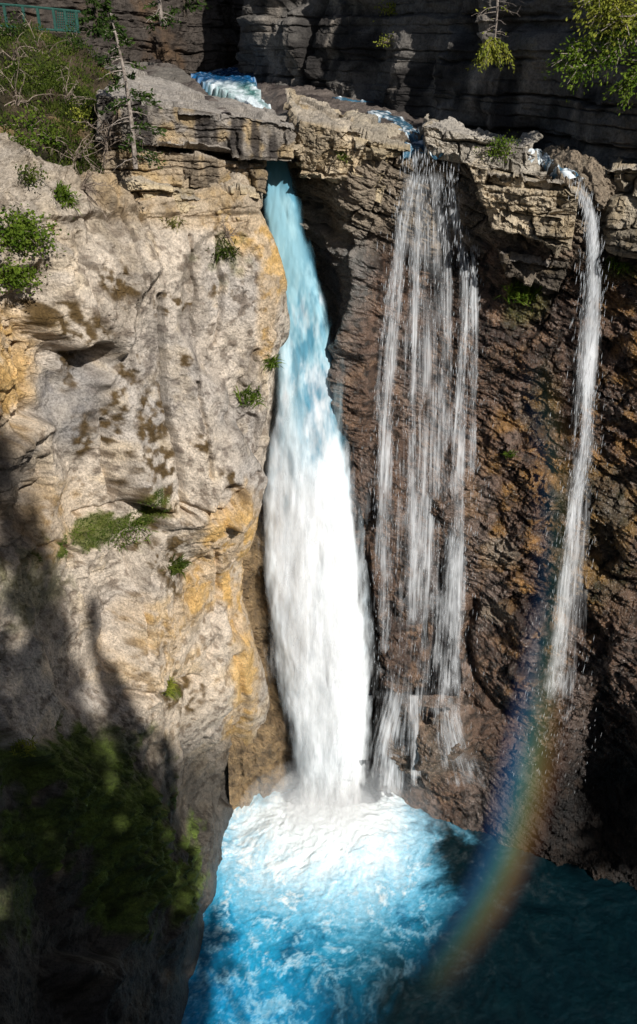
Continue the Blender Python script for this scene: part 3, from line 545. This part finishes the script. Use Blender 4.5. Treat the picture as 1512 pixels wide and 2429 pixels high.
wfo=np.clip(chute*(.6+.8*sm(-.2,.3,n2+n1))+sm(258,275,V)*.5+sm(.1,.45,n2+.4*n1)*.5*sm(180,170,V)+sm(.1,.5,n2+.3*n0)*.25,0,1)
c=mix(c,[.82,.9,.94],wfo*.9)
o=mk('river_water',G,gridq(90,240),M['stream'],col=col4(c,wfo),smooth=True); setp(o,kind='structure')
def drape(path,name,seed,white=.5,label=None):
    p=np.array(path,float); n=80; tt=np.linspace(0,len(p)-1,n); ii=np.arange(len(p))
    uc,vc,wd=[np.interp(tt,ii,p[:,k]) for k in range(3)]; m=18; P=np.zeros((n,m,3)); last=None
    for i in range(n):
        for j in range(m):
            h,_=hit(uc[i]+wd[i]*(j/(m-1)-.5),vc[i])
            if h is None: h=last
            P[i,j]=h; last=h
    for _ in range(4):
        Q=np.pad(P,((1,1),(1,1),(0,0)),mode='edge'); P=(Q[:-2,1:-1]+Q[2:,1:-1]+Q[1:-1,:-2]+Q[1:-1,2:]+P)/5
    P[...,2]+=.05; n1=fbm(P*np.array([1,.4,1]),.16,4,seed); n0=fbm(P,.5,3,seed+3); P[...,2]+=.06*n1
    e=1-np.abs(np.linspace(-1,1,m)[None])
    P[...,2]-=.3*sm(.6,0,e+.9*n0)
    wfo=sm(.2-white,.6-white,n1+.6*n0); c=mix(np.broadcast_to(np.array([.05,.13,.2]),P.shape),[.8,.86,.9],wfo)
    o=mk(name,P,gridq(m,n),M['stream'],col=col4(c,wfo),smooth=True); setp(o,label,kind='structure'); return o
drape([(890,262,60),(950,288,70),(985,318,50),(985,345,60),(1010,366,110)],'stream',331,.1)
drape([(1270,356,40),(1295,380,64),(1335,404,64),(1376,428,70)],'stream',341,.35)
drape([(800,232,34),(845,240,60),(890,243,30)],'stream',351,-.05)
# ---------------------------------------------------------------- VEGETATION
def shrub(U,V,rpx,label,mat='green',n=700,ls=.07,cat='shrub',name='shrub',group=None,Y=None,flat=.8,stems=10):
    if Y is None:
        b,nn=hit(U,V)
    else: b=W(U,V,Y); nn=np.array([.4,-.6,.5])
    sc=rpx/FP*np.linalg.norm(b-CAM)
    t=empty(name,b,label,cat,group); s=MB(); lf=MB()
    nn=nn/np.linalg.norm(nn)+np.array([0,0,.9])
    tips=[]
    for i in range(stems):
        dr=nn/np.linalg.norm(nn)+.75*RNG.normal(size=3); dr/=np.linalg.norm(dr); dr[2]=abs(dr[2])*flat
        L=sc*(.6+.6*RNG.random()); k=np.linspace(0,1,5)[:,None]
        pth=b-nn*.05+dr*L*k+np.array([0,0,-.25*L])*k**2+RNG.normal(size=(5,3))*L*.05*k
        s.tube(pth,np.linspace(.018,.006,5)*max(1,sc),4); tips.append(pth)
    T=np.concatenate([p[1:] for p in tips]); idx=RNG.integers(0,len(T),n)
    c=T[idx]+RNG.normal(size=(n,3))*sc*.2
    lf.leaves(c,ls,.42)
    s.build('stems',M['twig'],t); lf.build('foliage',M[mat],t); return t
def tuft(U,V,hpx,label,mat='green',n=160,wpx=None,cat='grass tuft'):
    b,nn=hit(U,V); sc=hpx/FP*np.linalg.norm(b-CAM); wd=(wpx or hpx*.7)/FP*np.linalg.norm(b-CAM)
    m=MB(); base=b+np.clip(RNG.normal(size=(n,3)),-1.4,1.4)*wd*np.array([.35,.2,.22]); base-=nn*(((base-b)@nn)[:,None])*.9
    dr=nn*.5+np.array([0,0,.7])+.5*RNG.normal(size=(n,3)); dr/=np.linalg.norm(dr,axis=1,keepdims=True)
    L=sc*(.5+.6*RNG.random((n,1))); side=np.cross(dr,RNG.normal(size=(n,3))); side/=np.linalg.norm(side,axis=1,keepdims=True); w=.010+.015*sc
    mid=base+dr*L*.55; tip=base+dr*L+np.array([0,0,-.25])*L
    v=np.stack([base-side*w,base+side*w,mid+side*w,mid-side*w,mid-side*w,mid+side*w,tip+side*w*.1,tip-side*w*.1],1)
    m.add(v,np.arange(n*8).reshape(-1,4)); o=m.build('grass_tuft',M[mat],origin=b); return setp(o,label,cat)
def deadbush(U,V,rpx,label,n=16,dirn=(0.2,-.4,.2),Y=None):
    b,nn=hit(U,V)
    if Y:b=W(U,V,Y)
    sc=rpx/FP*np.linalg.norm(b-CAM); s=MB()
    for i in range(n):
        dr=np.array(dirn)+.8*RNG.normal(size=3)*np.array([1,.5,1]); dr/=np.linalg.norm(dr); L=sc*(.6+.8*RNG.random()); k=np.linspace(0,1,8)[:,None]
        sag=np.array([0,0,-.5*RNG.random()])*L
        pth=b+nn*.1+dr*L*k+sag*k**2+np.cumsum(RNG.normal(size=(8,3)),0)*L*.025
        s.tube(pth,np.linspace(.018,.005,8),4)
        for j in range(6):
            q=pth[RNG.integers(2,8)]; d2=dr+.9*RNG.normal(size=3); d2/=np.linalg.norm(d2); kk=np.linspace(0,1,4)[:,None]
            s.tube(q+d2*L*.35*RNG.random()*kk+np.array([0,0,-.12*L])*kk**2,np.linspace(.009,.0035,4),3)
    o=s.build('dead_shrub',M['twig'],origin=b); return setp(o,label,'dead shrub')
def conifer(name,path,r0,label,nb,blen,mats=('bark','dgreen'),need=40,droop=.35,start=.1,cat='tree',group=None,ns=.09,bare=.0):
    p=np.array(path,float); b=p[0]; t=empty(name,b,label,cat,group); tr=MB();br=MB();nd_=MB()
    P=cr(p,24); tr.tube(P,np.linspace(r0,r0*.25,24),7)
    for i in range(nb):
        f=start+(1-start)*(i+RNG.random())/nb; k=f*23; j=min(int(k),22); q=P[j]*(1-(k-j))+P[j+1]*(k-j)
        a=RNG.random()*2*math.pi; L=blen*(1.02-f)**.8*(.55+.6*RNG.random())+.06*blen
        dr=np.array([math.cos(a),math.sin(a),.12-.1*RNG.random()]); kk=np.linspace(0,1,7)[:,None]
        pth=q+dr*L*kk+np.array([0,0,-droop*L])*kk**2+RNG.normal(size=(7,3))*L*.02*kk
        br.tube(pth,np.linspace(r0*.25,r0*.07,7),4)
        for z in range(3):
            q2=pth[RNG.integers(2,7)]; d2=dr+.7*RNG.normal(size=3); d2/=np.linalg.norm(d2); br.tube(q2+d2*L*.3*np.linspace(0,1,3)[:,None],[r0*.09,r0*.07,r0*.05],3)
        if RNG.random()>=bare:
            m=max(4,int(need*(.4+L/blen))); w=RNG.random((m,1))**.7; jj=np.clip((w[:,0]*6).astype(int),0,5); c=pth[jj]+(pth[jj+1]-pth[jj])*((w[:,0]*6-jj)[:,None])
            c=c+RNG.normal(size=(m,3))*L*np.array([.1,.1,.05]); dirs=np.broadcast_to(dr,(m,3))*.7+np.array([0,0,-.3])
            nd_.leaves(c,ns,.3,dirs)
    tr.build('trunk',M[mats[0]],t); br.build('limbs',M[mats[0]],t)
    if nd_.n: nd_.build('crown',M[mats[1]],t)
    return t
conifer('spruce_tree',[W(322,400,25.5),W(312,290,25.6),W(296,180,25.7),W(278,95,25.7),W(262,30,25.7)],.075,'spindly half-dead spruce standing against the long grey slab',46,1.05,need=46,bare=.3,ns=.09,droop=.3,start=.04)
t=conifer('fir_sapling',[W(1180,-70,32),W(1181,0,31.9),W(1178,60,31.8),W(1172,120,31.8)],.06,'lone fir sapling with bare twigs and yellow green tip on the dark cliff',26,1.1,mats=('bark','ygreen'),need=6,bare=.6,droop=.25,ns=.08)
# drooping sprays of the sapling's living tip
lf=MB(); sprays=MB(); root=W(1172,92,31.8)
for i in range(30):
    a=RNG.random()*2*math.pi; L=.3+.45*RNG.random(); kk=np.linspace(0,1,6)[:,None]
    pth=root+np.array([0,0,-.4*RNG.random()])+np.array([math.cos(a),math.sin(a),.1])*L*kk+np.array([0,0,-.85*L])*kk**2
    sprays.tube(pth,np.linspace(.01,.004,6),3)
    m=40; lf.leaves(pth[RNG.integers(1,6,m)]+RNG.normal(size=(m,3))*.055,.08,.3,np.broadcast_to(np.array([.5*math.cos(a),.5*math.sin(a),-.8]),(m,3)))
lf.build('foliage_tip',M['ygreen'],t); sprays.build('drooping_twigs',M['bark'],t)
def limbfir(name,root,limbs,label,mat,n,ls):
    t=empty(name,root,label,'tree'); b=MB();l=MB(); tr=MB()
    us=[p[0] for p in limbs]; tr.tube([W(us[0][0],us[0][1]-160,us[0][2])]+[W(*p) for p in sorted(us,key=lambda p:p[1])]+[W(us[0][0],260,us[0][2])],.12,7)
    for pts in limbs:
        P=cr(np.array([W(*a) for a in pts]),10); b.tube(P,np.linspace(.05,.012,10),5)
        for j in range(30):
            k=RNG.integers(2,10); q=P[k]; d=(P[-1]-P[0]); d/=np.linalg.norm(d); d=d+.8*RNG.normal(size=3)+np.array([0,0,-.3]); d/=np.linalg.norm(d); L=.25+.5*RNG.random()
            s=q+d*L*np.linspace(0,1,4)[:,None]; b.tube(s,np.linspace(.016,.007,4),3)
            m=n//30; l.leaves(s[RNG.integers(0,4,m)]+RNG.normal(size=(m,3))*.1,ls,.32,np.broadcast_to(d,(m,3)))
    tr.build('trunk',M['bark'],t); b.build('limbs',M['bark'],t); l.build('crown',M[mat],t); return t
limbfir('fir_tree',W(1600,260,26.4),[[(1600,40,26.4),(1480,60,26.2),(1400,100,26),(1335,140,25.9)],[(1600,60,26.4),(1500,100,26.2),(1430,140,26),(1370,165,25.9)],[(1600,100,26.4),(1530,150,26.1),(1490,200,26)],[(1600,20,26.4),(1520,50,26.2),(1450,95,26)]],'dark green fir limbs reaching in at the top right corner','green',1100,.075)
limbfir('fir_tree',W(1620,260,26.0),[[(1620,-30,26),(1500,-5,25.8),(1430,20,25.7)],[(1620,0,26),(1520,30,25.8),(1460,50,25.7)],[(1620,-40,26),(1500,-30,25.8),(1400,-10,25.8)]],'bright yellow green fir spray above the dark limbs at top right','ygreen',1100,.075)
shrub(935,20,36,'upper sunlit yellow green clump on the shaded cliff','ygreen',300,.07); shrub(925,98,26,'lower sunlit yellow green clump on the shaded cliff','ygreen',180,.06)
shrub(1190,352,40,'low green shrub on top of the slab between the side falls','green',620,.05)
shrub(40,560,75,'bright green leafy bush at the left edge above the ochre rock','green',2600,.07,stems=26)
shrub(30,650,55,'lower bright green bush hanging at the left edge','green',1500,.065,stems=18)
for (u,v,r,l,mt,n) in [(70,300,55,'green shrub on the slope left of the spruce','green',700),(120,330,40,'small leafy shrub just left of the grey slab end','green',420),(30,190,70,'olive shrub among dead branches high on the left slope','olive',1000),(200,285,40,'low yellow green shrub at the left end of the slab','ygreen',420),
   (120,180,55,'olive brush below the green railing','olive',800),(235,150,30,'dark green shrub behind the spruce top','dgreen',260),(30,90,60,'dark brush at the upper left edge under the railing','dgreen',900),(150,460,35,'small green shrub in the cleft under the dead twigs','green',300),(60,420,45,'dull olive shrub low on the left slope','olive',450),(180,110,45,'dark green brush between the railing and the spruce','dgreen',500),(50,340,40,'bright green fern clump at the left edge of the slope','green',400)]:
    shrub(u,v,r,l,mt,n,.06)
for (u,v,r,l,n) in [(40,240,100,'grey dead branches sprawling on the upper left slope',12),(180,380,90,'tangle of dry twigs hanging beside the slab end',16),(110,130,70,'bare brown brushwood below the railing',10),(250,330,70,'dry twigs around the foot of the spruce',12),(200,450,70,'lowest dead twigs trailing over the left ledge',16),(30,150,70,'dead twigs at the left edge of the frame',8),(540,560,36,'small dead bush on the ledge over the buttress',12),(150,240,80,'pale dead branches on the middle of the left slope',11)]:
    deadbush(u,v,r,l,n)
for (u,v,h,l,mt,n,w) in [(530,600,40,'thin green tuft under the dead bush high on the buttress','olive',100,60),(640,862,34,'green fern on the buttress edge beside the waterfall','green',160,30),(592,945,34,'green plant in the crack near the buttress edge','green',130,50),(285,1262,24,'long mossy grass patch across the middle of the buttress','green',420,130),(415,1345,40,'grass tuft below the long mossy patch','olive',160,50),(400,1632,22,'small yellow green moss cushion at the shadow edge','ygreen',120,40),(60,1775,28,'bright moss cushion at lower left in the shade','ygreen',120,50),(1240,700,44,'green tuft on the wet wall under the small rock step','green',180,60),(1470,634,24,'green tuft on the ledge right of the thin fall','green',140,60),(1212,1080,20,'tiny green plant alone on the wet brown wall','green',60,20),(815,372,20,'tiny plant on the tan pillar','green',60,20),(410,535,24,'dry tuft near the top of the buttress','dry',80,40),(150,470,34,'pale grass tuft at the left ledge','green',100,60)]:
    tuft(u,v,h,l,mt,n,w)
m=MB(); nm=16000
k=RNG.integers(0,len(mossidx),nm); ij=mossidx[k]; kp=RNG.random(nm)<MOSSW[ij[:,0],ij[:,1]]**1.5; ij=ij[kp]; P=MOSSP[ij[:,0],ij[:,1]]+RNG.normal(size=(len(ij),3))*.006
kp=fbm(P,.35,3,77)>-.05; P=P[kp]; ij=ij[kp]
m.leaves(P,.02,.5,MOSSN[ij[:,0],ij[:,1]]*.8)
k=RNG.integers(0,len(gidx),3500); ij=gidx[k]; m.leaves(MOSSP[ij[:,0],ij[:,1]]+RNG.normal(size=(3500,3))*.02,.04,.4,MOSSN[ij[:,0],ij[:,1]])
o=m.build('moss',M['moss']); setp(o,'dark green moss carpet over the shaded lower left wall','moss',kind='stuff')
m=MB(); hm=np.argwhere((fbm(HILLP,.9,4,86)>-.2)&(proj(HILLP)[1]<470)); k=RNG.integers(0,len(hm),30000); ij=hm[k]; m.leaves(HILLP[ij[:,0],ij[:,1]]+HILLN[ij[:,0],ij[:,1]]*.06+RNG.normal(size=(30000,3))*.07,.06,.3,HILLN[ij[:,0],ij[:,1]]+np.array([0,0,.5]))
o=m.build('ground_cover',M['olive']); setp(o,'low olive plants covering the left slope','ground cover',kind='stuff')
# ---------------------------------------------------------------- RAILING (upper left)
b=W(100,74,36); t=empty('railing',b,'dark green metal railing on the walkway at the upper left corner','railing')
def P3(u,v): return W(u,v,36.)
for u,v0,v1 in [(-20,8,66),(18,12,68),(62,15,70),(96,18,71),(133,20,72),(160,23,73),(186,26,74)]:
    s=MB(); a=P3(u,v1); h=(P3(u,v0)-a)[2]/2; s.box(a+np.array([0,0,h]),(.045,.045,h)); s.build('post',M['metal'],t)
for dv in (0,52):
    s=MB(); s.tube([P3(-60,4+dv*.98),P3(60,14+dv),P3(190,27+dv*.92)],.045,6); s.build('rail',M['metal'],t)
s=MB(); a,bq,c_,d_=P3(136,26),P3(184,30),P3(184,69),P3(136,68)
for f in np.linspace(0,1,11): s.tube([a*(1-f)+bq*f,d_*(1-f)+c_*f],.018,4)
for f in np.linspace(0,1,8): s.tube([a*(1-f)+d_*f,bq*(1-f)+c_*f],.018,4)
s.build('mesh_panel',M['metal'],t)
s=MB(); 
for k in range(5): s.tube([P3(-60,62)+np.array([0,.05+.2*k,-.05]),P3(190,78)+np.array([0,.05+.2*k,-.05])],.12,5)
s.build('deck',M['dbark'],t)
conifer('spruce_tree',[W(388,60,46),W(380,20,46),W(372,-80,46)],.16,'pale bare trunk rising at the top beside the dark back wall',12,1.2,mats=('bark','dgreen'),need=30,bare=.3,ns=.14)
conifer('spruce_tree',[W(440,40,48),W(436,-20,48),W(430,-90,48)],.12,'dark spruce right of the pale trunk at the top edge',14,1.4,mats=('dbark','dgreen'),need=40,ns=.15)
conifer('spruce_tree',[W(225,90,40),W(228,30,40),W(222,-60,40)],.12,'dark green spruce right of the railing end',26,1.3,mats=('dbark','dgreen'),need=50,ns=.14,droop=.4)
# ---------------------------------------------------------------- NEAR RIM behind the viewpoint with its spruces (unseen; heights shaped to cast the shade in the gorge)
def rimz(x): return 23.+13.*sm(14.2,11.8,np.asarray(x,float))+8.5*sm(35,39,np.asarray(x,float))
nx,ny=180,70
X,Yg=np.meshgrid(np.linspace(-25,62,nx),np.linspace(-45,-13,ny)); Z=rimz(X)+.02*(-13-Yg)
G=np.stack([X,Yg,Z],-1); G[...,2]+=fbm(G,3,4,801)*1.0
front=G[-1:].repeat(12,0); front[:,:,2]=front[:,:,2]*np.linspace(1,-.05,12)[:,None]; front[:,:,1]+=fbm(front,3,3,802)*.8
G=np.concatenate([G,front[1:]],0); c=np.broadcast_to(np.array([.12,.1,.07]),G.shape)
o=mk('ground',G,gridq(nx,G.shape[0]),M['rock'],col=col4(c,np.zeros(G.shape[:2]))); setp(o,kind='structure')
src=None
for i,(x,y,top,sx) in enumerate([(6,-16,48,.85),(8.6,-16.5,49,.85),(11.2,-15.5,50,.85),(13.6,-16.5,50,.8),(16.,-15.5,47.5,.75),(18.2,-16.5,45.5,.5),(14.7,-18,61,.55),(16.,-18.5,57.,.45),(17.3,-18,53.,.45),(13.,-18.5,58,.55),(10.2,-18,57,.5),(13.6,-20.5,47,.9),(15.8,-20,46.5,.9),(17.8,-19.5,43,.7),(39.,-16.5,45,.8),(41.5,-15.5,47,.85)]):
    z=float(rimz(x))
    if src is None:
        src=conifer('spruce_tree',[(0,0,0),(0,0,7),(.1,0,14),(0,0,20)],.22,'tall dark spruce on the near canyon rim',95,3.2,mats=('dbark','dgreen'),need=44,ns=.36,start=.4,droop=.3,group='spruces on the near canyon rim')
        r=src
    else:
        r=src.copy(); C.objects.link(r)
        for ch in src.children:
            k=ch.copy(); C.objects.link(k); k.parent=r
    r.location=(x,y,z-.5); r.rotation_euler=(0,0,i*1.3); r.scale=(sx,sx,(top-z)/20)
# ---------------------------------------------------------------- RAINBOW AND MIST
m,nt=newmat('rainbow_light'); L=nt.links.new  # glowing ribbon: the bow's light is emitted from its vertex colour
at=nd(nt,'ShaderNodeAttribute',attribute_name='col'); em=nd(nt,'ShaderNodeEmission'); L(at.outputs['Color'],em.inputs['Color']); L(at.outputs['Alpha'],em.inputs['Strength'])
tp=nd(nt,'ShaderNodeBsdfTransparent'); ad=nd(nt,'ShaderNodeAddShader'); L(em.outputs[0],ad.inputs[0]); L(tp.outputs[0],ad.inputs[1]); oo=nd(nt,'ShaderNodeOutputMaterial'); L(ad.outputs[0],oo.inputs['Surface'])
ctr=np.array([(1270,820),(1318,1080),(1326,1350),(1310,1500),(1288,1650),(1262,1800),(1228,1950),(1180,2080),(1112,2200),(1000,2360)],float)
n=200;k=56; pc=cr(ctr,n); tg=np.gradient(pc,axis=0); tg/=np.linalg.norm(tg,axis=1,keepdims=True); nr=np.stack([tg[:,1],-tg[:,0]],-1)
w=np.linspace(0,1,k); vs=pc[:,1]; wdt=np.interp(vs,[850,1500,1800,2340],[150,175,210,175])
Ug=pc[:,0:1]+nr[:,0:1]*(w[None]-.5)*wdt[:,None]; Vg=pc[:,1:2]+nr[:,1:2]*(w[None]-.5)*wdt[:,None]
Yr=np.interp(vs,[850,1150,1900,2340],[25.6,25.2,22.4,18.2]); P=W(Ug,Vg,Yr[:,None]+0*Ug)
cols=np.array([[.04,.06,.18],[.05,.12,.38],[.06,.22,.46],[.10,.27,.27],[.25,.27,.12],[.40,.24,.09],[.30,.13,.08],[.10,.04,.04]])
cc=np.stack([np.interp(w,np.linspace(0,1,8),cols[:,j]) for j in range(3)],-1); cc=np.broadcast_to(cc[None],(n,k,3))
nz=fbm(P,1.6,3,900)
prof=np.exp(-((w-.49)/.27)**2)*sm(0,.18,w)*sm(1,.82,w)
al=.36*prof[None]*np.interp(vs,[820,1100,1400,1600,1850,2150,2360],[0,.17,.24,.42,.95,.85,0])[:,None]*(1+.3*nz)
o=mk('rainbow',P,gridq(k,n),m,col=col4(cc,al),smooth=True); setp(o,'faint curved rainbow in the spray at right of the pool','rainbow')
a=np.linspace(0,2*math.pi,33); e=np.linspace(-math.pi/2,math.pi/2,17)
SP=np.stack([np.cos(e)[:,None]*np.cos(a)[None],np.cos(e)[:,None]*np.sin(a)[None],np.sin(e)[:,None]+0*a[None]],-1)
for i,(loc,scl,den) in enumerate([((1.0,27.0,.4),(5.0,2.8,3.2),.035),((.8,27.2,.5),(3.4,2.2,2.7),.11),((.6,27.3,.4),(2.2,1.7,2.1),.30)]):
    m,nt=newmat('mist_volume'); vsn=nd(nt,'ShaderNodeVolumeScatter',Anisotropy=-.75,Density=den); vsn.inputs['Color'].default_value=(.92,.97,1,1); oo=nd(nt,'ShaderNodeOutputMaterial'); nt.links.new(vsn.outputs[0],oo.inputs['Volume'])
    o=mk('mist',SP,gridq(33,17),m,smooth=True); o.location=loc; o.scale=scl; setp(o,kind='structure')
# ---------------------------------------------------------------- LIGHT, WORLD, CAMERA
Ld=Vector((-.42,.68,-.60)).normalized()
sl=bpy.data.lights.new('sun','SUN'); sl.energy=5.0; sl.angle=math.radians(.5); sl.color=(1,.965,.90)
so=bpy.data.objects.new('sun',sl); C.objects.link(so); so.rotation_euler=Ld.to_track_quat('-Z','Y').to_euler(); so.location=(20,-30,70)
w=bpy.data.worlds.new('World'); bpy.context.scene.world=w; w.use_nodes=True; nt=w.node_tree
bg=nt.nodes['Background']; sk=nt.nodes.new('ShaderNodeTexSky'); sk.sky_type='NISHITA'; sk.sun_disc=False; sk.sun_elevation=math.asin(.6); sk.sun_rotation=math.atan2(.42,-.68)
nt.links.new(sk.outputs[0],bg.inputs['Color']); bg.inputs['Strength'].default_value=.05
cd=bpy.data.cameras.new('camera'); co=bpy.data.objects.new('camera',cd); C.objects.link(co); co.location=tuple(CAM); co.rotation_euler=(math.radians(60),0,0)
cd.sensor_fit='VERTICAL'; cd.sensor_height=36; cd.lens=18/math.tan(math.radians(32)); cd.clip_end=500; cd.clip_start=.1
sc=bpy.context.scene; sc.camera=co; sc.view_settings.view_transform='Standard'; sc.view_settings.look='None'; sc.view_settings.exposure=0
